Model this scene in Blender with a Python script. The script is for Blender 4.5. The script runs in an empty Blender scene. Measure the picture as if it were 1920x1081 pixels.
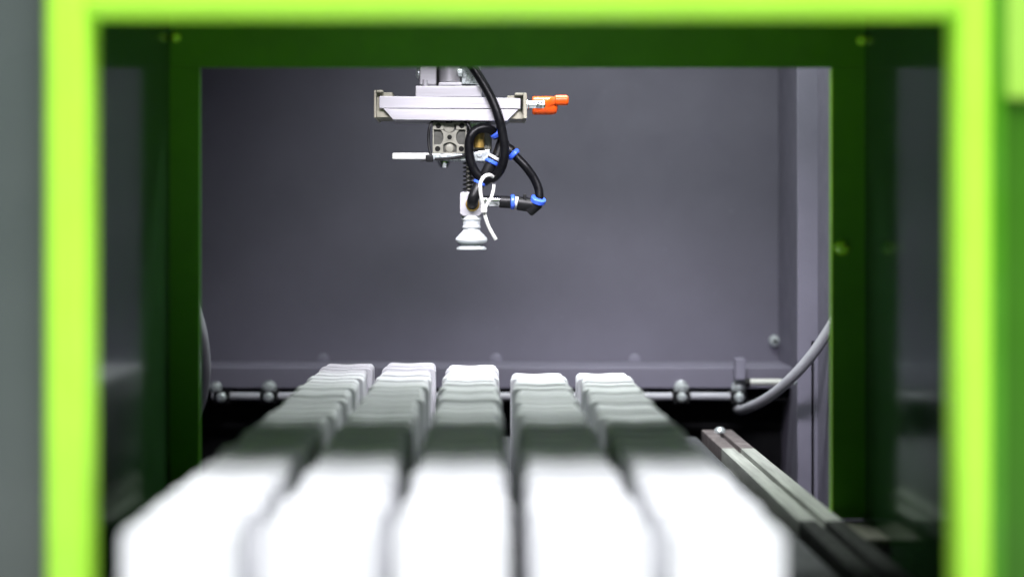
import bpy, bmesh, math, random
from mathutils import Vector, Matrix
random.seed(11)
R = math.radians
SC = bpy.context.scene
C = SC.collection

# ------------------------------------------------------------------ camera, world, lamps, exposure
CZ = 0.20                      # camera height above the machine bed datum (metres)
F = 50 / 36 * 1920             # focal length in photograph pixels
VX, VY = 915.0, 433.0          # vanishing point of the block columns in the photograph
U = 0.0003                     # 1 unit = 0.3 mm (one photo pixel at 0.8 m)

cam_d = bpy.data.cameras.new('camera')
cam = bpy.data.objects.new('camera', cam_d); C.objects.link(cam)
cam.location = (0, 0, CZ); cam.rotation_euler = (R(90), 0, 0)
cam_d.lens = 50; cam_d.sensor_width = 36
cam_d.shift_x = (960 - VX) / 1920; cam_d.shift_y = -(540.5 - VY) / 1920
cam_d.clip_start = 0.01; cam_d.clip_end = 50
cam_d.dof.use_dof = True; cam_d.dof.focus_distance = 0.79
cam_d.dof.aperture_fstop = 4.0; cam_d.dof.aperture_blades = 0
SC.camera = cam

w = bpy.data.worlds.new('World'); SC.world = w; w.use_nodes = True
w.node_tree.nodes['Background'].inputs[0].default_value = (0.80, 0.88, 1.0, 1)
w.node_tree.nodes['Background'].inputs[1].default_value = 0.15

SC.view_settings.view_transform = 'Standard'; SC.view_settings.look = 'None'
SC.view_settings.exposure = 0; SC.view_settings.gamma = 1
SC.cycles.max_bounces = 10; SC.cycles.caustics_reflective = False; SC.cycles.caustics_refractive = False
SC.cycles.use_denoising = True
SC.cycles.sample_clamp_indirect = 6

def area_lamp(name, loc, target, sx, sy, power, col=(1, 1, 1), spread=180):
    d = bpy.data.lights.new(name, 'AREA'); d.shape = 'RECTANGLE'; d.size = sx; d.size_y = sy
    d.energy = power; d.color = col; d.spread = R(spread)
    o = bpy.data.objects.new(name, d); C.objects.link(o)
    o.location = (loc[0], loc[1], loc[2] + CZ)
    v = Vector((target[0], target[1], target[2])) - Vector(loc)
    o.rotation_euler = v.to_track_quat('-Z', 'Y').to_euler()
    return o

# hall lamp overhead in front of the machine
area_lamp('hall_lamp', (0.10, -0.08, 1.45), (0.0, 0.42, 0), 0.9, 0.62, 70, (0.97, 0.98, 1.0))
# strip behind the header, throwing back and down on the gripper and the back wall
area_lamp('cabinet_strip_lamp', (0.05, 0.668, 0.125), (0.05, 0.788, -0.018), 0.24, 0.02, 0.35, (0.95, 0.93, 1.0), 70)
# lamp under the cabinet roof
area_lamp('cabinet_roof_lamp', (0.08, 0.80, 0.36), (0.08, 0.80, 0), 0.20, 0.05, 1.30, (0.92, 1.0, 0.94), 105)

# ------------------------------------------------------------------ helpers
def P(px, py, Y):
    """point of the place seen at photo pixel (px, py) when it stands Y metres away"""
    return Vector(((px - VX) * Y / F, Y, CZ + (VY - py) * Y / F))

def bx(bm, x0, x1, y0, y1, z0, z1, bev=0.0, seg=2):
    m = Matrix.Translation(((x0+x1)/2, (y0+y1)/2, (z0+z1)/2)) @ Matrix.Diagonal((abs(x1-x0), abs(y1-y0), abs(z1-z0), 1))
    r = bmesh.ops.create_cube(bm, size=1, matrix=m)
    if bev > 0:
        es = list({e for v in r['verts'] for e in v.link_edges})
        bmesh.ops.bevel(bm, geom=es, offset=bev, segments=seg, profile=0.5, affect='EDGES')
    return bm

def pbox(bm, px0, px1, py0, py1, Y, depth, bev=0.0):
    """box whose front face covers a pixel rectangle at distance Y"""
    a = P(px0, py0, Y); b = P(px1, py1, Y)
    return bx(bm, a.x, b.x, Y, Y + depth, b.z, a.z, bev)

def prism(bm, pts, Y, depth, bev=0.0):
    """polygon of pixel points at Y extruded backwards"""
    f = [bm.verts.new(P(x, y, Y)) for x, y in pts]
    k = Vector((0, depth, 0))
    b = [bm.verts.new(v.co + k) for v in f]
    n = len(pts)
    fs = [bm.faces.new(f), bm.faces.new(b[::-1])]
    for i in range(n):
        fs.append(bm.faces.new((f[i], b[i], b[(i+1) % n], f[(i+1) % n])))
    bmesh.ops.recalc_face_normals(bm, faces=fs)
    if bev > 0:
        es = list({e for fc in fs for e in fc.edges})
        bmesh.ops.bevel(bm, geom=es, offset=bev, segments=2, profile=0.5, affect='EDGES')
    return bm

def frame_of(d):
    d = d.normalized()
    a = Vector((0, 0, 1)) if abs(d.z) < 0.9 else Vector((1, 0, 0))
    u = d.cross(a).normalized()
    return u, d.cross(u).normalized()

def cyl(bm, a, b, r0, r1=None, n=20, cap=True, bev=0.0):
    r1 = r0 if r1 is None else r1
    u, v = frame_of(b - a)
    A = [bm.verts.new(a + (u*math.cos(t) + v*math.sin(t)) * r0) for t in [2*math.pi*i/n for i in range(n)]]
    B = [bm.verts.new(b + (u*math.cos(t) + v*math.sin(t)) * r1) for t in [2*math.pi*i/n for i in range(n)]]
    fs = [bm.faces.new((A[i], A[(i+1) % n], B[(i+1) % n], B[i])) for i in range(n)]
    if cap:
        fs += [bm.faces.new(A[::-1]), bm.faces.new(B)]
    bmesh.ops.recalc_face_normals(bm, faces=fs)
    if bev and cap:
        es = [e for e in list(fs[-1].edges) + list(fs[-2].edges)]
        bmesh.ops.bevel(bm, geom=es, offset=bev, segments=2, profile=0.5, affect='EDGES')
    return bm

def lathe(bm, base, axis, prof, n=28):
    """prof: list of (radius, height along axis)"""
    axis = axis.normalized(); u, v = frame_of(axis)
    rings = []
    for r, h in prof:
        c = base + axis * h
        rings.append([bm.verts.new(c + (u*math.cos(2*math.pi*i/n) + v*math.sin(2*math.pi*i/n)) * max(r, 1e-6)) for i in range(n)])
    fs = []
    for A, B in zip(rings, rings[1:]):
        for i in range(n):
            fs.append(bm.faces.new((A[i], A[(i+1) % n], B[(i+1) % n], B[i])))
    fs.append(bm.faces.new(rings[0][::-1])); fs.append(bm.faces.new(rings[-1]))
    bmesh.ops.recalc_face_normals(bm, faces=fs)
    return bm

def smooth_path(pts, k=8):
    out = []
    P_ = [pts[0]] + list(pts) + [pts[-1]]
    for i in range(1, len(P_) - 2):
        a, b, c, d = P_[i-1], P_[i], P_[i+1], P_[i+2]
        for s in range(k):
            t = s / k
            out.append(0.5 * ((2*b) + (c-a)*t + (2*a-5*b+4*c-d)*t*t + (3*b-a-3*c+d)*t**3))
    out.append(pts[-1])
    return out

def tube(bm, pts, r, n=12, k=8, flat=None):
    """round tube (or flat strap when flat=(thickness ratio)) along a smooth path, parallel-transported"""
    path = smooth_path([Vector(p) for p in pts], k)
    d = (path[1] - path[0]).normalized(); u, _ = frame_of(d)
    rings = []
    for i, p in enumerate(path):
        q = path[min(i+1, len(path)-1)] - path[max(i-1, 0)]
        q.normalize()
        u = (u - q * u.dot(q)).normalized(); v = q.cross(u)
        if flat is not None:
            v = Vector((0, 1, 0)); v = (v - q * v.dot(q)).normalized(); u2 = q.cross(v)
            rings.append([bm.verts.new(p + u2*math.cos(2*math.pi*j/n)*r*flat[0] + v*math.sin(2*math.pi*j/n)*r*flat[1]) for j in range(n)])
        else:
            rings.append([bm.verts.new(p + (u*math.cos(2*math.pi*j/n) + v*math.sin(2*math.pi*j/n))*r) for j in range(n)])
    fs = []
    for A, B in zip(rings, rings[1:]):
        for i in range(n):
            fs.append(bm.faces.new((A[i], A[(i+1) % n], B[(i+1) % n], B[i])))
    fs.append(bm.faces.new(rings[0][::-1])); fs.append(bm.faces.new(rings[-1]))
    bmesh.ops.recalc_face_normals(bm, faces=fs)
    return bm

def NB(): return bmesh.new()

def obj(name, bm, m, parent=None, root=None, smooth=True, label=None):
    """link a bmesh as ONE object; vertices are given in world space"""
    if root is not None:
        bmesh.ops.translate(bm, verts=bm.verts, vec=-root.location)
    me = bpy.data.meshes.new(name); bm.to_mesh(me); bm.free()
    if smooth:
        for p in me.polygons: p.use_smooth = True
        try: me.set_sharp_from_angle(angle=R(32))
        except Exception: pass
    me.materials.append(m)
    o = bpy.data.objects.new(name, me); C.objects.link(o)
    if smooth:
        wn = o.modifiers.new('weighted_normal', 'WEIGHTED_NORMAL'); wn.keep_sharp = True
    if parent is not None: o.parent = parent
    if label: o['label'] = label
    return o

def thing(name, loc, label, cat, group=None):
    o = bpy.data.objects.new(name, None); C.objects.link(o)
    o.location = loc; o.empty_display_size = 0.01
    return tag(o, label, cat, group)

def tag(o, label, cat, group=None):
    o['label'] = label; o['category'] = cat
    if group: o['group'] = group
    return o

def struct(name, bm, m, label=None, smooth=True):
    o = obj(name, bm, m, smooth=smooth); o['kind'] = 'structure'
    if label: o['label'] = label
    return o

# ------------------------------------------------------------------ materials
def mat(name, col, rough=0.5, metal=0.0, spec=0.5, var=0.10, vscale=60, bump=0.0, bscale=900, rvar=0.12,
        coat=0.0, aniso=None, sss=0.0, trans=0.0, ior=1.45, speck=0.0, speck_col=(0.8, 0.8, 0.8), speck_scale=400, objrand=0.0):
    m = bpy.data.materials.new(name); m.use_nodes = True
    nt = m.node_tree; N = nt.nodes; L = nt.links
    b = N['Principled BSDF']
    b.inputs['Metallic'].default_value = metal
    b.inputs['Specular IOR Level'].default_value = spec
    b.inputs['IOR'].default_value = ior
    b.inputs['Coat Weight'].default_value = coat
    b.inputs['Coat Roughness'].default_value = 0.08
    if sss:
        b.inputs['Subsurface Weight'].default_value = sss
        b.inputs['Subsurface Radius'].default_value = (0.004, 0.004, 0.004)
        b.inputs['Subsurface Scale'].default_value = 1.0
    if trans: b.inputs['Transmission Weight'].default_value = trans
    tc = N.new('ShaderNodeTexCoord')
    mp = N.new('ShaderNodeMapping'); L.new(tc.outputs['Object'], mp.inputs['Vector'])
    if aniso: mp.inputs['Scale'].default_value = aniso
    n1 = N.new('ShaderNodeTexNoise'); n1.inputs['Scale'].default_value = vscale
    n1.inputs['Detail'].default_value = 6; n1.inputs['Roughness'].default_value = 0.6
    L.new(mp.outputs['Vector'], n1.inputs['Vector'])
    mr = N.new('ShaderNodeMapRange'); mr.inputs['From Min'].default_value = 0.3; mr.inputs['From Max'].default_value = 0.7
    mr.inputs['To Min'].default_value = 1 - var; mr.inputs['To Max'].default_value = 1 + var * 0.5
    L.new(n1.outputs['Fac'], mr.inputs['Value'])
    mx = N.new('ShaderNodeVectorMath'); mx.operation = 'SCALE'; mx.inputs[0].default_value = col
    L.new(mr.outputs['Result'], mx.inputs['Scale'])
    out = mx.outputs['Vector']
    if objrand:
        oi = N.new('ShaderNodeObjectInfo')
        m2 = N.new('ShaderNodeMapRange'); m2.inputs['To Min'].default_value = 1 - objrand; m2.inputs['To Max'].default_value = 1.0
        L.new(oi.outputs['Random'], m2.inputs['Value'])
        s2 = N.new('ShaderNodeVectorMath'); s2.operation = 'SCALE'
        L.new(out, s2.inputs[0]); L.new(m2.outputs['Result'], s2.inputs['Scale']); out = s2.outputs['Vector']
    if speck:
        n3 = N.new('ShaderNodeTexNoise'); n3.inputs['Scale'].default_value = speck_scale; n3.inputs['Detail'].default_value = 3
        L.new(tc.outputs['Object'], n3.inputs['Vector'])
        r3 = N.new('ShaderNodeMapRange'); r3.inputs['From Min'].default_value = 0.66; r3.inputs['From Max'].default_value = 0.74
        r3.inputs['To Max'].default_value = speck
        L.new(n3.outputs['Fac'], r3.inputs['Value'])
        mm = N.new('ShaderNodeMix'); mm.data_type = 'RGBA'
        L.new(r3.outputs['Result'], mm.inputs['Factor']); L.new(out, mm.inputs['A']); mm.inputs['B'].default_value = (*speck_col, 1)
        out = mm.outputs['Result']
    L.new(out, b.inputs['Base Color'])
    n2 = N.new('ShaderNodeTexNoise'); n2.inputs['Scale'].default_value = vscale * 2.3; n2.inputs['Detail'].default_value = 5
    L.new(mp.outputs['Vector'], n2.inputs['Vector'])
    rr = N.new('ShaderNodeMapRange'); rr.inputs['From Min'].default_value = 0.3; rr.inputs['From Max'].default_value = 0.7
    rr.inputs['To Min'].default_value = max(0.02, rough - rvar); rr.inputs['To Max'].default_value = min(1, rough + rvar)
    L.new(n2.outputs['Fac'], rr.inputs['Value']); L.new(rr.outputs['Result'], b.inputs['Roughness'])
    if bump:
        n4 = N.new('ShaderNodeTexNoise'); n4.inputs['Scale'].default_value = bscale; n4.inputs['Detail'].default_value = 4
        L.new(mp.outputs['Vector'], n4.inputs['Vector'])
        bp = N.new('ShaderNodeBump'); bp.inputs['Strength'].default_value = bump; bp.inputs['Distance'].default_value = 0.0004
        L.new(n4.outputs['Fac'], bp.inputs['Height']); L.new(bp.outputs['Normal'], b.inputs['Normal'])
    return m

M = dict(
    lime=mat('lime_paint', (0.455, 0.92, 0.058), 0.42, var=0.05, vscale=40, bump=0.10),
    green=mat('green_paint', (0.070, 0.29, 0.005), 0.45, var=0.12, vscale=45, bump=0.12),
    gloss=mat('gloss_dark_panel', (0.026, 0.075, 0.026), 0.14, spec=0.5, ior=1.6, var=0.2, vscale=30, rvar=0.03, coat=0.0),
    pale_lime=mat('pale_lime_paint', (0.36, 0.66, 0.075), 0.5, var=0.08, vscale=30),
    bounce_top=mat('pale_bounce_top', (0.78, 0.78, 0.77), 0.5, var=0.06, vscale=20),
    lime_bolt=mat('lime_bolt', (0.42, 0.95, 0.03), 0.25, metal=0.0, coat=0.6, var=0.1, vscale=300),
    ceiling=mat('ceiling_green_paint', (0.11, 0.22, 0.07), 0.5, var=0.1, vscale=40),
    rail_tunnel_shade=mat('shaded_tunnel_rail', (0.022, 0.024, 0.022), 0.6, spec=0.25, var=0.2, vscale=80),  # rail stretch inside the tunnel, its shade put into the colour
    rail_rear_shade=mat('shaded_rear_rail', (0.15, 0.13, 0.13), 0.6, spec=0.25, var=0.5, vscale=120),  # rear stretch of the rail, the shade on it painted as a brown tone
    green_panel=mat('deep_green_panel', (0.045, 0.165, 0.010), 0.40, spec=0.2, var=0.12, vscale=20),
    grey_panel=mat('grey_green_panel', (0.082, 0.099, 0.094), 0.30, var=0.08, vscale=15),
    wall=mat('cabinet_grey_paint', (0.155, 0.146, 0.192), 0.55, var=0.07, vscale=22, bump=0.25, bscale=700, speck=0.16, speck_scale=260, speck_col=(0.32, 0.30, 0.36)),
    post=mat('cabinet_post_paint', (0.22, 0.21, 0.27), 0.45, var=0.10, vscale=30, bump=0.25, bscale=700),
    black=mat('black_void', (0.006, 0.006, 0.007), 0.8, spec=0.2),
    belt=mat('belt_rubber', (0.055, 0.058, 0.062), 0.6, var=0.25, vscale=90, bump=0.3, bscale=500),
    block=mat('white_plastic', (0.78, 0.78, 0.815), 0.38, var=0.03, vscale=80, bump=0.05, sss=0.05, objrand=0.06),
    alu=mat('milled_aluminium', (0.455, 0.44, 0.475), 0.42, metal=0.25, var=0.10, vscale=50, aniso=(0.15, 1, 4), bump=0.15, bscale=500),
    alu_rail=mat('rail_aluminium', (0.35, 0.36, 0.335), 0.62, metal=0.15, spec=0.3, var=0.35, vscale=60, aniso=(4, 0.3, 1), bump=0.2, bscale=300),
    alu_dark=mat('cast_aluminium', (0.22, 0.215, 0.18), 0.5, metal=0.3, var=0.2, vscale=200, bump=0.3, bscale=900),
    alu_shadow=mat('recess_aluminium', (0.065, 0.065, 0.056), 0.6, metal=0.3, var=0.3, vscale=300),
    beige=mat('beige_bracket', (0.33, 0.31, 0.245), 0.5, metal=0.1, var=0.12, vscale=150, bump=0.2),
    steel=mat('zinc_steel', (0.56, 0.60, 0.61), 0.28, metal=0.55, var=0.1, vscale=200),
    chrome=mat('chrome', (0.80, 0.80, 0.82), 0.12, metal=1.0, var=0.05, vscale=100, rvar=0.05),
    brass=mat('brass', (0.50, 0.33, 0.09), 0.35, metal=0.7, var=0.15, vscale=200),
    orange=mat('orange_plastic', (0.95, 0.11, 0.006), 0.33, var=0.08, vscale=200, sss=0.05),
    rubber=mat('black_hose', (0.004, 0.004, 0.005), 0.36, spec=0.15, var=0.2, vscale=200),
    blackpl=mat('black_plastic', (0.006, 0.006, 0.007), 0.45, spec=0.3, var=0.2, vscale=200, bump=0.1),
    blue=mat('blue_collar', (0.05, 0.13, 0.80), 0.35, var=0.08, vscale=200),
    nylon=mat('white_nylon', (0.57, 0.57, 0.54), 0.4, var=0.06, vscale=200, sss=0.15),
    silicone=mat('clear_silicone', (0.88, 0.93, 0.95), 0.16, var=0.02, vscale=40, rvar=0.02, sss=0.1, trans=0.36, ior=1.41),
    cable=mat('grey_cable', (0.34, 0.34, 0.375), 0.45, var=0.08, vscale=150, bump=0.1),
    hole=mat('hole_black', (0.008, 0.008, 0.007), 0.7, spec=0.2),
)

M['gloss'].node_tree.nodes['Principled BSDF'].inputs['Specular Tint'].default_value = (0.62, 1.0, 0.78, 1)

# ------------------------------------------------------------------ the setting: cabinet
ZB = -0.129                                     # bed height below the camera
def Z(z): return z + CZ
YB = 1.00                                       # back wall
XL, XR = -0.212, 0.2035                         # cabinet side walls
struct('back_wall', bx(NB(), XL-0.004, XR+0.004, YB, YB+0.01, Z(-0.119), Z(0.45)), M['wall'])
struct('lower_back_wall', bx(NB(), XL-0.004, XR+0.004, YB-0.012, YB+0.01, Z(-0.30), Z(-0.1195)), M['black'])
struct('left_side_wall', bx(NB(), XL-0.012, XL-0.0005, 0.645, YB-0.0005, Z(-0.30), Z(0.45)), M['wall'])
struct('right_side_wall', bx(NB(), XR+0.0005, XR+0.012, 0.645, YB-0.0005, Z(-0.30), Z(0.45)), M['wall'])
struct('roof', bx(NB(), -0.5, 0.5, 0.40, YB+0.012, Z(0.451), Z(0.465)), M['wall'])
struct('floor', bx(NB(), -0.6, 0.6, 0.10, YB+0.03, Z(-0.32), Z(-0.305)), M['black'])
# bulkhead round the portal (hidden behind the glossy panels), closing the cabinet to the hall light
bm = NB()
bx(bm, -0.5, 0.5, 0.6445, 0.650, Z(0.0980), Z(0.4505))
bx(bm, -0.5, -0.1450, 0.6445, 0.650, Z(-0.30), Z(0.0978))
bx(bm, 0.1715, 0.5, 0.6445, 0.650, Z(-0.30), Z(0.0978))
struct('bulkhead', bm, M['black'])
struct('tunnel_ceiling', bx(NB(), -0.1432, 0.1696, 0.417, 0.6405, Z(0.0975), Z(0.1005)), M['ceiling'])

# ------------------------------------------------------------------ back of the cabinet: ledge, cable, bolts
YL = 0.955
t = thing('support_ledge', (0, YL, Z(-0.10)), 'long grey steel ledge along the foot of the back wall', 'ledge')
a = P(380, 688, YL); b = P(1488, 728, YL)
obj('ledge_bar', bx(NB(), XL+0.001, b.x, YL, YL+0.044, b.z, a.z, 0.0012), M['wall'], t, t)
bm = NB(); bx(bm, XL+0.001, b.x, YL+0.010, YL+0.043, b.z-0.009, b.z-0.0005)
obj('lower_strip', bm, M['black'], t, t)
for x, s in ((405, 0.85), (505, 1.0), (1277, 1.0), (1384, 0.95)):
    c = P(x, 726, YL)
    bm = NB(); lathe(bm, c + Vector((0, -0.0002, 0)), Vector((0, -1, 0)), [(0.0048*s, 0), (0.0048*s, 0.0012), (0.0040*s, 0.0016)], 24)
    o = obj('washer', bm, M['steel'], t, t)
    bm = NB(); lathe(bm, c + Vector((0, -0.0018, 0)), Vector((0, -1, 0)), [(0.0033*s, 0), (0.0033*s, 0.0018), (0.0024*s, 0.0030), (0.001*s, 0.0034)], 20)
    obj('bolt_head', bm, M['steel'], o, t)
t = thing('cable_conduit', P(900, 742, YL-0.004), 'pale grey conduit running below the ledge with clamped bolts', 'conduit')
for x0, x1 in ((398, 412), (422, 488), (522, 1260), (1294, 1372)):
    obj('conduit_length', cyl(NB(), P(x0, 742, YL-0.003), P(x1, 742.5, YL-0.003), 0.0026), M['cable'], t, t)
for x in (417, 505, 1277, 1384):
    c = P(x, 743, YL-0.003)
    o = obj('clamp', bx(NB(), c.x-0.0055, c.x+0.0055, c.y-0.0035, c.y+0.011, c.z-0.0045, c.z+0.0038, 0.001), M['blackpl'], t, t)
    bm = NB(); lathe(bm, c + Vector((0, -0.0037, 0)), Vector((0, -1, 0)), [(0.0034, 0), (0.0034, 0.0012), (0.0022, 0.0026), (0.0008, 0.003)], 20)
    obj('bolt_head', bm, M['steel'], o, t)
# small bracket and rod at the right end of the ledge
t = thing('corner_bracket', P(1387, 690, YL-0.01), 'small grey bracket with a white pin standing on the right end of the ledge', 'bracket')
obj('bracket_plate', pbox(NB(), 1379, 1398, 672, 712, YL-0.010, 0.008, 0.0008), M['post'], t, t)
obj('pin', cyl(NB(), P(1406, 716, YL-0.012), P(1466, 716, YL-0.012), 0.0022, bev=0.0004), M['nylon'], t, t)
obj('dark_socket', cyl(NB(), P(1396, 717, YL-0.012), P(1406, 717, YL-0.012), 0.0030, bev=0.0004), M['blackpl'], t, t)
obj('bolt_head', lathe(NB(), P(1487, 715, 0.885), Vector((0, -1, 0)), [(0.0026, -0.002), (0.0026, 0.001), (0.0015, 0.002)], 16), M['steel'], t, t)

def screw(name, c, r, label, m, m2=None):
    t = thing(name, c, label, 'screw')
    obj('head', lathe(NB(), c, Vector((0, -1, 0)), [(r, -0.001), (r, r*0.35), (r*0.75, r*0.72), (r*0.3, r*0.86)], 24), m, t, t)
    obj('socket', cyl(NB(), c + Vector((0, -r*0.5, 0)), c + Vector((0, -r*0.9, 0)), r*0.32, n=6), m2 or M['hole'], t, t)
    return t
screw('wall_screw', P(1452, 639, YB), 0.0042, 'round pale screw low in the right corner of the back wall', M['steel'])
for x, y, lb in ((606, 673, 'faint small rivet on the back wall above the leftmost block column'),
                 (930, 673, 'faint small rivet on the back wall above the middle block column'),
                 (1190, 674, 'faint small rivet on the back wall right of the rightmost block column')):
    o = obj('wall_rivet', lathe(NB(), P(x, y, YB), Vector((0, -1, 0)), [(0.0042, -0.0005), (0.0040, 0.0006), (0.002, 0.0012)], 16), M['post'])
    tag(o, lb, 'rivet', 'rivets along the foot of the back wall')

# upright post at the right
YP = 0.88
t = thing('corner_post', P(1527, 900, YP), 'light grey steel upright at the right with a dark slot down its lower half', 'post')
a = P(1496, 0, YP); s0 = P(1521, 640, YP); s1 = P(1527, 0, YP); e = P(1600, 0, YP)
zb_, zt_ = 433 + 0.30*F/YP, 433 - 0.30*F/YP
bm = NB(); prism(bm, [(1496, zt_), (1600, zt_), (1600, zb_), (1527, zb_), (1527, 640), (1522, 640), (1522, zb_), (1496, zb_)], YP, 0.004, 0.0005)
obj('post_face', bm, M['post'], t, t)
obj('slot_back', bx(NB(), P(1516, 0, YP).x, P(1534, 0, YP).x, YP+0.0045, YP+0.008, Z(-0.299), P(0, 634, YP).z), M['black'], t, t)

# grey cables
o = obj('signal_cable', tube(NB(), [P(1620, 500, 0.84), P(1580, 575, 0.84), P(1553, 620, 0.845), P(1520, 668, 0.85), P(1480, 712, 0.86), P(1440, 745, 0.88), P(1405, 763, 0.91), P(1388, 768, 0.94), P(1380, 764, 0.995)], 0.0032, 14), M['cable'])
tag(o, 'grey cable sweeping down across the right corner post', 'cable')
o = obj('signal_cable', tube(NB(), [P(340, 520, 0.86), P(362, 565, 0.86), P(379, 620, 0.86), P(386, 680, 0.87), P(384, 720, 0.88), P(377, 755, 0.89), P(362, 790, 0.90)], 0.0030, 14), M['cable'])
tag(o, 'grey cable bowing out from behind the left green post', 'cable')

# ------------------------------------------------------------------ conveyor
t = thing('conveyor', (0.012, 0.60, Z(ZB)), 'dark conveyor bed between aluminium rails under the white blocks', 'conveyor')
obj('belt', bx(NB(), -0.1015, 0.1318, 0.345, 0.896, Z(ZB-0.012), Z(ZB), 0.002), M['belt'], t, t)
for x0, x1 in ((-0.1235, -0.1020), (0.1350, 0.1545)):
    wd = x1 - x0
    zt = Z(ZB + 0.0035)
    for y0, y1, mm in ((0.420, 0.6175, 'rail_tunnel_shade'), (0.618, 0.8235, 'alu_rail'), (0.824, 0.90, 'rail_rear_shade')):
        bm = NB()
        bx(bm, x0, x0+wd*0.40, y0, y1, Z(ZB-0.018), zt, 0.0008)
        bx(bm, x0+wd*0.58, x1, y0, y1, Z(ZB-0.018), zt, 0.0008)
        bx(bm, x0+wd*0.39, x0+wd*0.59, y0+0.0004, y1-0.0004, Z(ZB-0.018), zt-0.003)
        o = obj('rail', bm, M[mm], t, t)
    bm = NB(); lathe(bm, Vector((x0+wd*0.5, 0.888, zt)), Vector((0, 0, 1)), [(0.0036, 0), (0.0036, 0.0015), (0.002, 0.003)], 18)
    obj('bolt_head', bm, M['steel'], o, t)
obj('end_roller', cyl(NB(), Vector((-0.10, 0.902, Z(ZB-0.010))), Vector((0.133, 0.902, Z(ZB-0.010))), 0.006), M['black'], t, t)

struct('added_bounce_table', bx(NB(), -0.45, 0.48, -0.02, 0.343, Z(ZB-0.014), Z(ZB-0.004), 0.002), M['bounce_top'])  # unseen pale slab, added to bounce hall light onto the nearest block fronts

# ------------------------------------------------------------------ white blocks in five columns
BW, BH = 97*U, 181*U
PITCH = 0.0162
def block_mesh(seed):
    rnd = random.Random(seed)
    bm = NB()
    hw = BW/2; r = 10*U; d = PITCH*0.60
    pts = [(-hw, 0), (hw, 0)]
    for i in range(6):
        t_ = i/5*math.pi/2; pts.append((hw - r + r*math.cos(t_), BH - r + r*math.sin(t_)))
    dip = 1.5*U
    for s in (0.45, 0.25, 0.05, -0.15, -0.35, -0.5):
        pts.append((s*hw, BH - dip*(0.5+0.5*math.cos(s*5.2+0.6))))
    for i in range(6):
        t_ = math.pi/2 + i/5*math.pi/2; pts.append((-hw + r + r*math.cos(t_), BH - r + r*math.sin(t_)))
    f = [bm.verts.new((x, -d/2, z)) for x, z in pts]
    b = [bm.verts.new((x, d/2, z)) for x, z in pts]
    n = len(pts)
    ff = bm.faces.new(f); fb = bm.faces.new(b[::-1])
    for i in range(n): bm.faces.new((f[i], b[i], b[(i+1) % n], f[(i+1) % n]))
    bmesh.ops.recalc_face_normals(bm, faces=bm.faces)
    es = list(ff.edges) + list(fb.edges)
    bmesh.ops.bevel(bm, geom=es, offset=2.6*U, segments=3, profile=0.5, affect='EDGES')
    me = bpy.data.meshes.new('plastic_block'); bm.to_mesh(me); bm.free()
    for p in me.polygons: p.use_smooth = True
    me.set_sharp_from_angle(angle=R(40))
    me.materials.append(M['block'])
    return me
meshes = [block_mesh(i) for i in range(1)]
ORD = ['', 'second', 'third', 'fourth', 'fifth', 'sixth', 'seventh', 'eighth', 'ninth', 'tenth', 'eleventh', 'twelfth', 'thirteenth', 'fourteenth', 'fifteenth']
COLN = ['leftmost column', 'second column from the left', 'middle column', 'second column from the right', 'rightmost column']
cents = [-260*U, -144.5*U, -30*U, 87*U, 200*U]
for ci, cx in enumerate(cents):
    y_far = 0.800 if ci < 3 else 0.800*247/264
    y_near = 0.355
    n = int(round((y_far - y_near) / PITCH)) + 1
    gx = gz = 0.0
    for i in range(n):
        k = (i + 1) % 3                      # blocks stand in threes, the front one widest
        if k == 0 or i == 0:
            gx = random.uniform(-1.8, 1.8)*U; gz = random.uniform(-2.2, 1.0)*U
        o = bpy.data.objects.new('plastic_block', meshes[0]); C.objects.link(o)
        wn = o.modifiers.new('weighted_normal', 'WEIGHTED_NORMAL'); wn.keep_sharp = True
        o.location = (cx + gx + random.uniform(-0.6, 0.6)*U, y_far - i*PITCH + random.uniform(-1, 1)*U, Z(ZB) + gz*0.0 + 0.00001)
        o.scale = (((0.905, 0.950, 1.015)[k] if i < n * 0.45 else (0.925, 0.965, 1.03)[k]), 1, 1 + (gz + random.uniform(-1.2, 1.2)*U)/BH)
        o.rotation_euler = (0, 0, R(random.uniform(-0.6, 0.6)))
        far, near = i, n - 1 - i
        if far <= near:
            w_ = 'farthest white plastic block' if far == 0 else ORD[far] + ' white plastic block from the far end'
        else:
            w_ = 'nearest white plastic block' if near == 0 else ORD[near] + ' white plastic block from the near end'
        tag(o, '%s of the %s' % (w_, COLN[ci]), 'block', 'white plastic blocks standing in five columns')

# ------------------------------------------------------------------ portal frame in green paint
YT = 0.64; TH = 0.0030
xl0, xl1 = P(320, 0, YT).x, P(374, 0, YT).x
xr0, xr1 = P(1560.5, 0, YT).x, P(1620, 0, YT).x
zh = P(0, 126, YT).z; zbt = P(0, 972, YT).z
t = thing('portal_frame', (0.012, YT, zbt), 'dark green sheet metal portal around the opening to the gripper', 'frame')
obj('header', bx(NB(), xl0-0.0035, xr1+0.0035, YT, YT+TH, zh, Z(0.097)), M['green'], t, t)
obj('post', bx(NB(), xl0-0.0035, xl1, YT, YT+TH, zbt, zh-0.0001), M['green'], t, t)
obj('post', bx(NB(), xr0, xr1+0.0035, YT, YT+TH, zbt, zh-0.0001), M['green'], t, t)
obj('edge_highlight', bx(NB(), xr0-0.00032, xr0-0.00004, YT-0.0003, YT+TH+0.0005, zbt, zh-0.0006), M['lime'], t, t)  # lit inner edge of the post, drawn as a thin brighter lime strip
bm = NB(); bx(bm, xr0+0.001, P(1700, 0, 0.60).x, 0.60, YT-0.001, zbt-0.004, zbt-0.0003, 0.0008)
obj('foot_plate', bm, M['alu_dark'], t, t)
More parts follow.
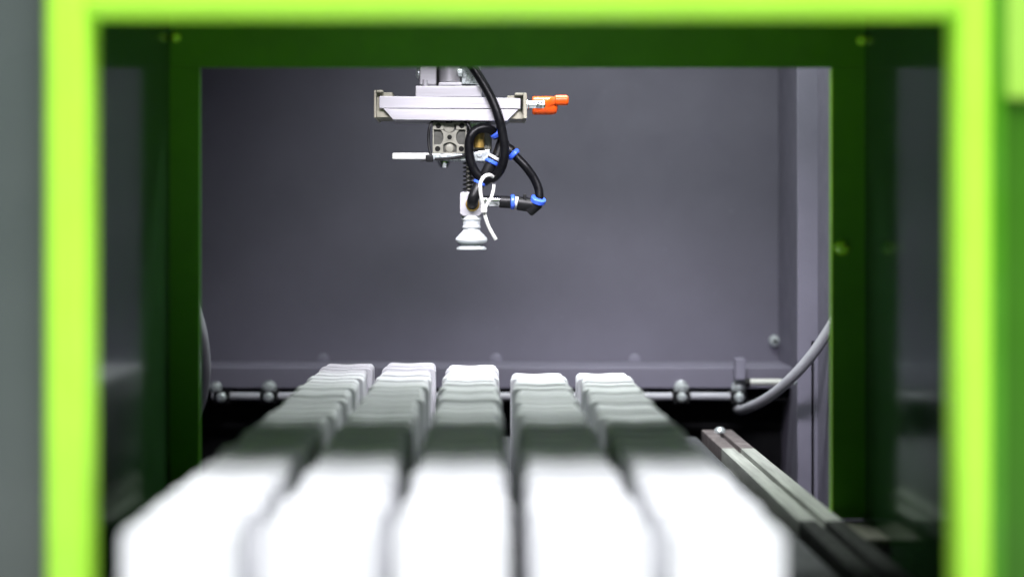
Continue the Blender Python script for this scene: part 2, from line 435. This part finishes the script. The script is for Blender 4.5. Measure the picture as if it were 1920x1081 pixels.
for x, y, r, k in ((1578, 464, 0.0035, 1), (1615, 76, 0.0024, 0), (330, 70, 0.0024, 0)):
    c = P(x, y, YT)
    o = obj('screw', lathe(NB(), c, Vector((0, -1, 0)), [(r, -0.0008), (r, r*0.4), (r*0.75, r*0.8), (r*0.3, r*0.95)], 24), M['lime_bolt'], t, t)
    if k: obj('socket', cyl(NB(), c+Vector((r*0.35, -r*0.7, r*0.35)), c+Vector((r*0.37, -r*0.98, r*0.37)), r*0.22, n=6), M['hole'], o, t)

# glossy side panels of the short tunnel
o = obj('side_panel', bx(NB(), xl0-0.004, xl0-0.0003, 0.417, YT-0.0003, Z(-0.30), Z(0.0970)), M['gloss'], smooth=False)
tag(o, 'glossy dark panel left of the blocks mirroring the leftmost column', 'panel')
o = obj('side_panel', bx(NB(), xr1+0.0003, xr1+0.004, 0.417, YT-0.0003, Z(-0.30), Z(0.0970)), M['gloss'], smooth=False)
tag(o, 'glossy dark panel right of the conveyor rail behind the lime upright', 'panel')

# ------------------------------------------------------------------ lime front frame
YF = 0.40; FD = 0.0145
t = thing('machine_front', (0.012, YF, Z(-0.2)), 'machine front with a blurred bright lime frame round the opening', 'machine')
a0, a1 = P(80, 0, YF).x, P(164, 0, YF).x
b0, b1 = P(1798, 0, YF).x, P(1864, 0, YF).x
zt = P(0, 28, YF).z
obj('upright', bx(NB(), a0, a1, YF, YF+FD, Z(-0.30), Z(0.13), 0.0034, 5), M['lime'], t, t)
obj('upright', bx(NB(), b0, b1, YF, YF+FD, Z(-0.30), Z(0.13), 0.0034, 5), M['lime'], t, t)
obj('top_rail', bx(NB(), a1-0.002, b0+0.002, YF+0.0003, YF+FD-0.0003, zt, Z(0.13), 0.0034, 5), M['lime'], t, t)
bm = NB()
c1 = P(1886, 0, YF+0.006).x
bx(bm, b1+0.0002, c1, YF+0.006, YF+FD, Z(-0.30), Z(0.13), 0.0010)
obj('edge_flange', bm, M['green'], t, t)

# panels beside the frame
obj('cover_panel', bx(NB(), -0.55, a0-0.0006, YF+0.008, YF+FD+0.002, Z(-0.30), Z(0.45)), M['grey_panel'], t, t, label='dull grey green panel left of the lime frame')
obj('cover_panel', bx(NB(), c1+0.0006, 0.55, YF+0.010, YF+FD+0.002, Z(-0.30), Z(0.45)), M['green_panel'], t, t, label='dark green panel right of the lime frame')
zz = P(0, 180, YF).z
obj('hood', bx(NB(), c1+0.0008, 0.55, YF+0.008, YF+0.0097, zz, Z(0.45), 0.001), M['pale_lime'], t, t, label='pale lime hood at the upper right')
struct('front_upper_wall', bx(NB(), a0, c1, YF+0.004, YF+FD, Z(0.1303), Z(0.45)), M['green'])

# ------------------------------------------------------------------ vacuum gripper
YG = 0.78
K = YG / F                                      # metres per photo pixel at the gripper
g = thing('vacuum_gripper', P(885, 468, YG), 'aluminium pick-up head with clear suction cup, black hoses and orange lever', 'gripper')
def part(name, bm, m, parent=None, label=None, smooth=True): return obj(name, bm, m, parent or g, g, smooth, label)
FWD = Vector((0, -1, 0)); DN = Vector((0, 0, -1)); RT = Vector((1, 0, 0))

# support arm up through the roof of the opening
part('support_arm', bx(NB(), P(822, 0, YG).x, P(898, 0, YG).x, YG+0.006, YG+0.026, P(0, 150, YG).z, Z(0.45)), M['alu'])
# mount above the plates
bm = NB(); pbox(bm, 786, 819, 96, 160, YG-0.002, 0.018, 0.0012)
o = part('mount_block', bm, M['alu'])
part('cap_bolt', lathe(NB(), P(787, 138, YG+0.005), Vector((-1, 0, 0)), [(0.0034, -0.001), (0.0034, 0.0008), (0.0024, 0.0018), (0.0009, 0.0022)], 20), M['steel'], o)
part('stud', cyl(NB(), P(797, 150, YG-0.0025), P(797, 162, YG-0.0025), 0.0014), M['alu'], o)
bm = NB(); cyl(bm, P(843, 92, YG+0.006), P(843, 156, YG+0.006), 0.0062, n=32, bev=0.0006)
o = part('pivot_barrel', bm, M['alu'])
part('barrel_foot', pbox(NB(), 822, 866, 154, 161, YG-0.001, 0.014, 0.0005), M['alu'], o)
part('barrel_bolt', lathe(NB(), P(862, 137, YG+0.002), RT, [(0.0022, -0.001), (0.0022, 0.0012), (0.001, 0.0018)], 16), M['steel'], o)
part('dark_spacer', pbox(NB(), 819.4, 821.6, 96, 160, YG-0.0015, 0.016), M['hole'])
part('mount_plate', pbox(NB(), 865, 901, 96, 158, YG+0.004, 0.010, 0.0006), M['steel'], label='greenish grey plate at the back right of the mount')
# plates
part('upper_plate', pbox(NB(), 779, 903, 161, 182, YG-0.004, 0.026, 0.0005), M['alu'])
bm = NB(); prism(bm, [(711, 180), (976, 184), (976, 204), (711, 203)], YG-0.0065, 0.030, 0.0004)
o = part('carrier_plate', bm, M['alu'])
bm = NB(); prism(bm, [(718, 203.4), (972, 205.4), (951, 227), (737, 224.5)], YG-0.0062, 0.029, 0.0004)
part('chamfered_edge', bm, M['alu'], o)
# end caps: a C-shaped clip each
def end_cap(pts_outer, lips, holes):
    bm = NB()
    for q in pts_outer: pbox(bm, *q, YG-0.0085, 0.034, 0.0004)
    c = part('end_cap', bm, M['beige'])
    for q in lips: part('clip_floor', pbox(NB(), *q, YG-0.0035, 0.028, 0.0003), M['beige'], c)
    for q in holes: part('slot', pbox(NB(), *q, YG-0.0071, 0.003), M['hole'], c)
end_cap([(701, 705.5, 169, 221), (705.8, 718, 169, 173)], [(705.8, 736, 173.3, 220)], [])
end_cap([(981, 988, 174, 222), (965, 980.7, 174, 179)], [(951, 980.7, 179.3, 223)], [(976.5, 979.5, 188, 206)])
# orange lever on its barrel
part('threaded_barrel', lathe(NB(), P(986, 197, YG), RT, [(0.0030, 0), (0.0030, 0.0012), (0.0025, 0.0016), (0.0027, 0.0095), (0.0022, 0.0108)], 24), M['chrome'])
bm = NB()
lathe(bm, P(998, 198, YG+0.003), RT, [(0.0046, 0), (0.0051, 0.0006), (0.0051, 0.0110), (0.0044, 0.0132), (0.0022, 0.0140)], 28)
o = part('orange_lever', bm, M['orange'])
bm = NB(); tube(bm, [P(1018, 200, YG+0.001), P(1030, 194, YG-0.001), P(1042, 188, YG-0.002), P(1058, 187.5, YG-0.002)], 0.0022, 16)
lathe(bm, P(1040, 188, YG-0.002), RT, [(0.0022, 0), (0.0028, 0.0005), (0.0029, 0.0062), (0.0024, 0.0073), (0.0010, 0.0077)], 24)
part('lever_knob', bm, M['orange'], o)
bm = NB()
for i in range(3):
    cyl(bm, P(1007+i*3.6, 190, YG-0.0026), P(1007+i*3.6, 203, YG-0.0026), 0.00028, n=8)
part('barrel_marks', bm, M['hole'], o)

# compact cylinder with its profiled front
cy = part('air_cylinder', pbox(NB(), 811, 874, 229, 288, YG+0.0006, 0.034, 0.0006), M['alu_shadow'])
bm = NB()
Yc = YG - 0.0012; dpt = 0.0022
for q in ((811, 832, 229, 243), (855, 875, 229, 243), (811, 831, 271, 288), (856, 875, 271, 288)):
    pbox(bm, *q, Yc, dpt, 0.0003)
pbox(bm, 811, 814, 243.2, 270.8, Yc+0.0002, dpt, 0.0002); pbox(bm, 872.5, 875, 243.2, 270.8, Yc+0.0002, dpt, 0.0002)
pbox(bm, 832.2, 854.8, 229, 232.5, Yc+0.0002, dpt, 0.0002); pbox(bm, 831.2, 855.8, 285.5, 288, Yc+0.0002, dpt, 0.0002)
part('profile_face', bm, M['alu_dark'], cy)
bm = NB()
pts = []
for (sx, sy, r), a0_ in (((843, 233.5, 15.5), 90), ((873.5, 257, 18.8), 180), ((843, 283.5, 17.0), 270), ((813, 257, 18.8), 0)):
    for k_ in range(9):
        t_ = R(a0_ + 68 - 17*k_)
        pts.append((sx + r*math.cos(t_), sy + r*math.sin(t_)))
prism(bm, pts, Yc+0.00035, dpt)
cyl(bm, P(843, 257, Yc+0.0001), P(843, 257, Yc+0.002), 8.5*K, n=24)
bmesh.ops.recalc_face_normals(bm, faces=bm.faces)
part('cross_web', bm, M['alu_dark'], cy)
for x, y, r in ((822, 235.5, 5), (866, 235.5, 5), (820.5, 279, 5), (865, 279, 5), (843, 257, 4.4)):
    bm = NB(); cyl(bm, P(x, y, Yc-0.00025), P(x, y, Yc+0.002), r*K, n=20)
    part('screw_hole', bm, M['hole'], cy)
bm = NB(); cyl(bm, P(842, 238, Yc+0.0008), P(842, 238, Yc+0.003), 10*K, n=28)
part('boss', bm, M['alu_dark'], cy)
bm = NB(); lathe(bm, P(843, 278, Yc+0.0012), FWD, [(9*K, -0.002), (9*K, 0.0), (7*K, 0.0006), (3*K, 0.0008)], 24)
part('piston_rod', bm, M['alu_dark'], cy)
part('top_slot', pbox(NB(), 836, 848, 226.5, 230.5, Yc-0.0004, 0.003), M['hole'], cy)

# bracket below the cylinder
bm = NB(); prism(bm, [(806, 289), (874, 289), (918, 280), (920, 298), (912, 302), (828, 300), (806, 299)], YG-0.003, 0.022, 0.0004)
o = part('lower_bracket', bm, M['steel'])
bm = NB(); lathe(bm, P(833, 301, YG+0.002), DN, [(0.0034, 0), (0.0036, 0.001), (0.0034, 0.0022), (0.0022, 0.0040), (0.0010, 0.0044)], 20)
part('bracket_bolt', bm, M['chrome'], o)
bm = NB(); lathe(bm, P(899, 289, YG-0.003), FWD, [(0.0017, -0.001), (0.0017, 0.0006), (0.001, 0.001)], 16)
part('bracket_screw', bm, M['steel'], o)
# valve body behind the hoses
bm = NB(); pbox(bm, 876, 922, 232, 281, YG+0.006, 0.018, 0.0010)
o = part('valve_body', bm, M['alu_dark'])
part('brass_insert', cyl(NB(), P(898, 250, YG+0.003), P(898, 277, YG+0.003), 0.0030, n=24), M['brass'], o)
part('valve_cap', pbox(NB(), 880, 914, 228, 240, YG+0.002, 0.010, 0.0006), M['steel'], o)

# spring plunger and cup block
bm = NB(); cyl(bm, P(879, 298, YG), P(879, 362, YG), 5.2*K, n=20)
sp = part('spring_plunger', bm, M['alu_dark'])
hel = []
for i in range(0, 7*12+1):
    a_ = 2*math.pi*i/12; yv = 302 + 56*i/84
    c = P(878, yv, YG); hel.append(c + Vector((math.cos(a_)*9.0*K, math.sin(a_)*9.0*K, 0)))
part('coil_spring', tube(NB(), hel, 1.5*K, 8, 1), M['blackpl'], sp)
bm = NB(); prism(bm, [(864, 360), (900, 360), (906, 366), (906, 398), (898, 405), (868, 405), (862, 400), (862, 364)], YG-0.005, 0.013, 0.0006)
cb = part('cup_block', bm, M['alu'])
part('port_ring', lathe(NB(), P(886, 383, YG-0.005), FWD, [(13*K, -0.001), (13*K, 0.0003), (10.5*K, 0.0006), (9.5*K, 0.0002)], 28), M['brass'], cb)
# suction cup
prof = [(17.5, 404), (18.5, 406), (18.5, 412), (17, 414), (16.5, 422), (17.6, 424), (17.6, 427), (15.5, 429), (17, 433), (24, 440), (29.5, 446), (30.5, 450), (29, 454), (24, 457),
        (19.5, 458.5), (19.5, 459.5), (24.5, 461.5), (28, 464), (28.5, 467), (27, 468.5), (20, 466), (12, 463)]
base = P(884, 404, YG)
bm = NB(); lathe(bm, base, DN, [(r*K, (y-404)*K) for r, y in prof], 40)
part('suction_cup', bm, M['silicone'])

# black hoses
HR = 9.8*K
def pth(l): return [P(x, y, YG + d*0.001) for x, y, d in l]
part('air_hose', tube(NB(), pth([(862, 60, -4), (872, 105, -6), (889, 130, -8), (907, 158, -9), (923, 188, -10), (935, 220, -11), (943, 255, -11), (946, 285, -11), (941, 312, -10),
    (928, 331, -8), (909, 337, -6), (893, 325, -6), (883, 303, -6), (879, 275, -6), (883, 255, -6), (895, 243, -5), (912, 240, -4), (925, 247, -2), (932, 256, 0)]), 8.6*K, 16, 6), M['rubber'],
    label='thick black hose looping down behind the white cable tie')
part('air_hose', tube(NB(), pth([(958, 284, 0), (970, 296, 0), (986, 313, -1), (1001, 334, -1), (1010, 355, -2), (1011, 372, -3), (1009, 382, -3)]), 8.0*K, 16, 6), M['rubber'],
    label='thinner black hose bowing out to the right')
# fittings
def collar(c, d, r, h, parent):
    d = d.normalized()
    part('collar', lathe(NB(), c - d*h/2, d, [(r*0.80, 0), (r, h*0.2), (r, h*0.8), (r*0.85, h)], 24), M['blue'], parent)
def fit(a, b, r, m='blackpl'):
    d = (b - a); h = d.length
    return lathe(NB(), a, d, [(r*0.9, 0), (r, h*0.08), (r, h*0.92), (r*0.9, h)], 24)
ju = part('tee_fitting', fit(P(945, 262, YG+0.003), P(932, 298, YG+0.001), 12*K), M['blackpl'])
part('branch', fit(P(938, 272, YG+0.002), P(960, 285, YG+0.001), 11.5*K), M['blackpl'], ju)
collar(P(931, 249, YG-0.001), P(924, 243, YG-0.002) - P(934, 256, YG), 13.5*K, 0.0030, ju)
collar(P(963, 289, YG), P(970, 296, YG) - P(955, 281, YG), 13*K, 0.0028, ju)
fa = part('straight_fitting', fit(P(928, 292, YG-0.004), P(904, 344, YG-0.004), 11.5*K), M['blackpl'])
collar(P(922, 304, YG-0.0045), P(928, 292, YG) - P(916, 316, YG), 13.5*K, 0.0022, fa)
part('cream_ring', fit(P(928.5, 293, YG-0.0045), P(925.5, 298, YG-0.0045), 11.8*K), M['nylon'], fa)
el = part('elbow_fitting', tube(NB(), [P(899, 344, YG-0.006), P(893, 358, YG-0.008), P(887, 372, YG-0.009), P(886, 379, YG-0.007), P(886, 383, YG-0.004)], 10.5*K, 16, 5), M['blackpl'])
collar(P(899, 343, YG-0.006), P(903, 336, YG) - P(896, 350, YG), 11.8*K, 0.0016, el)
sf = part('side_port', fit(P(904, 377, YG-0.002), P(938, 377.5, YG-0.002), 11*K), M['chrome'])
part('port_sleeve', fit(P(936, 378, YG-0.002), P(958, 379, YG-0.002), 11.5*K), M['blackpl'], sf)
collar(P(961, 378.5, YG-0.002), RT, 14*K, 0.0024, sf)
part('cream_ring', fit(P(965, 379, YG-0.002), P(972, 379.5, YG-0.002), 11*K), M['nylon'], sf)
e2 = part('elbow_fitting', fit(P(970, 381, YG-0.002), P(1000, 385, YG-0.002), 13*K), M['blackpl'])
part('elbow_corner', fit(P(990, 396, YG-0.0015), P(1010, 379, YG-0.003), 12*K), M['blackpl'], e2)
part('release_tab', pbox(NB(), 981, 987, 364, 380, YG-0.005, 0.004, 0.0004), M['blackpl'], e2)
d = P(1012, 366, YG-0.0045) - P(1006, 384, YG-0.002)
part('collar', lathe(NB(), P(1009, 375, YG-0.0035) - d.normalized()*0.0013, d, [(13.5*K, 0), (14.5*K, 0.0004), (14.5*K, 0.0024), (12*K, 0.0028)], 24), M['blue'], e2)

# cable ties and the white stick
o = obj('white_rod', bx(NB(), P(736, 0, YG).x, P(812, 0, YG).x, YG-0.003, YG+0.001, P(0, 299, YG).z, P(0, 287, YG).z, 0.0006), M['nylon'])
tag(o, 'short flat white plastic stick tied under the cylinder block', 'stick')
t = thing('cable_tie', P(804, 297, YG), 'thin black cable tie strapped round the cylinder block', 'cable tie')
S = (0.35, 1.5)
obj('strap', tube(NB(), pth([(811, 226, -2), (805, 240, -3), (803.5, 258, -3), (805, 278, -3.5), (809, 294, -4)]), 2.7*K, 8, 6), M['blackpl'], t, t)
obj('strap', tube(NB(), pth([(870, 226, -2), (879, 236, -3.5), (884.5, 250, -4), (886, 268, -4), (880, 284, -4), (864, 293, -4.2), (840, 297, -4.2), (815, 298, -4.2)]), 2.7*K, 8, 6), M['blackpl'], t, t)
bm = NB(); pbox(bm, 798, 812, 290, 303, YG-0.0062, 0.0045, 0.0006)
obj('head', bm, M['blackpl'], t, t)
obj('tail', tube(NB(), pth([(800, 300, -4), (794, 301, -4.4), (788, 302, -4.8)]), 1.2*K, 8, 4), M['blackpl'], t, t)
t = thing('cable_tie', P(908, 394, YG-0.014), 'white cable tie knotted round the hoses with its tail hanging beside the suction cup', 'cable tie')
obj('strap', tube(NB(), pth([(925, 332, -12), (918, 328, -15), (908, 331, -17), (901, 343, -18), (901, 360, -18), (904, 378, -17), (907, 390, -16)]), 3.6*K, 10, 6, flat=(0.9, 0.5)), M['nylon'], t, t)
obj('strap', tube(NB(), pth([(926, 346, -13), (925, 356, -14.5), (921, 370, -15.5), (914, 382, -16), (909, 391, -16)]), 3.2*K, 10, 6, flat=(0.9, 0.5)), M['nylon'], t, t)
bm = NB(); pbox(bm, 901, 913.5, 385, 399, YG-0.0180, 0.0035, 0.0009)
obj('head', bm, M['nylon'], t, t)
obj('tail', tube(NB(), pth([(908, 396, -16), (911, 410, -16), (917, 426, -15.5), (924, 439, -15), (930, 449, -14.5)]), 3.4*K, 10, 6, flat=(0.95, 0.45)), M['nylon'], t, t)
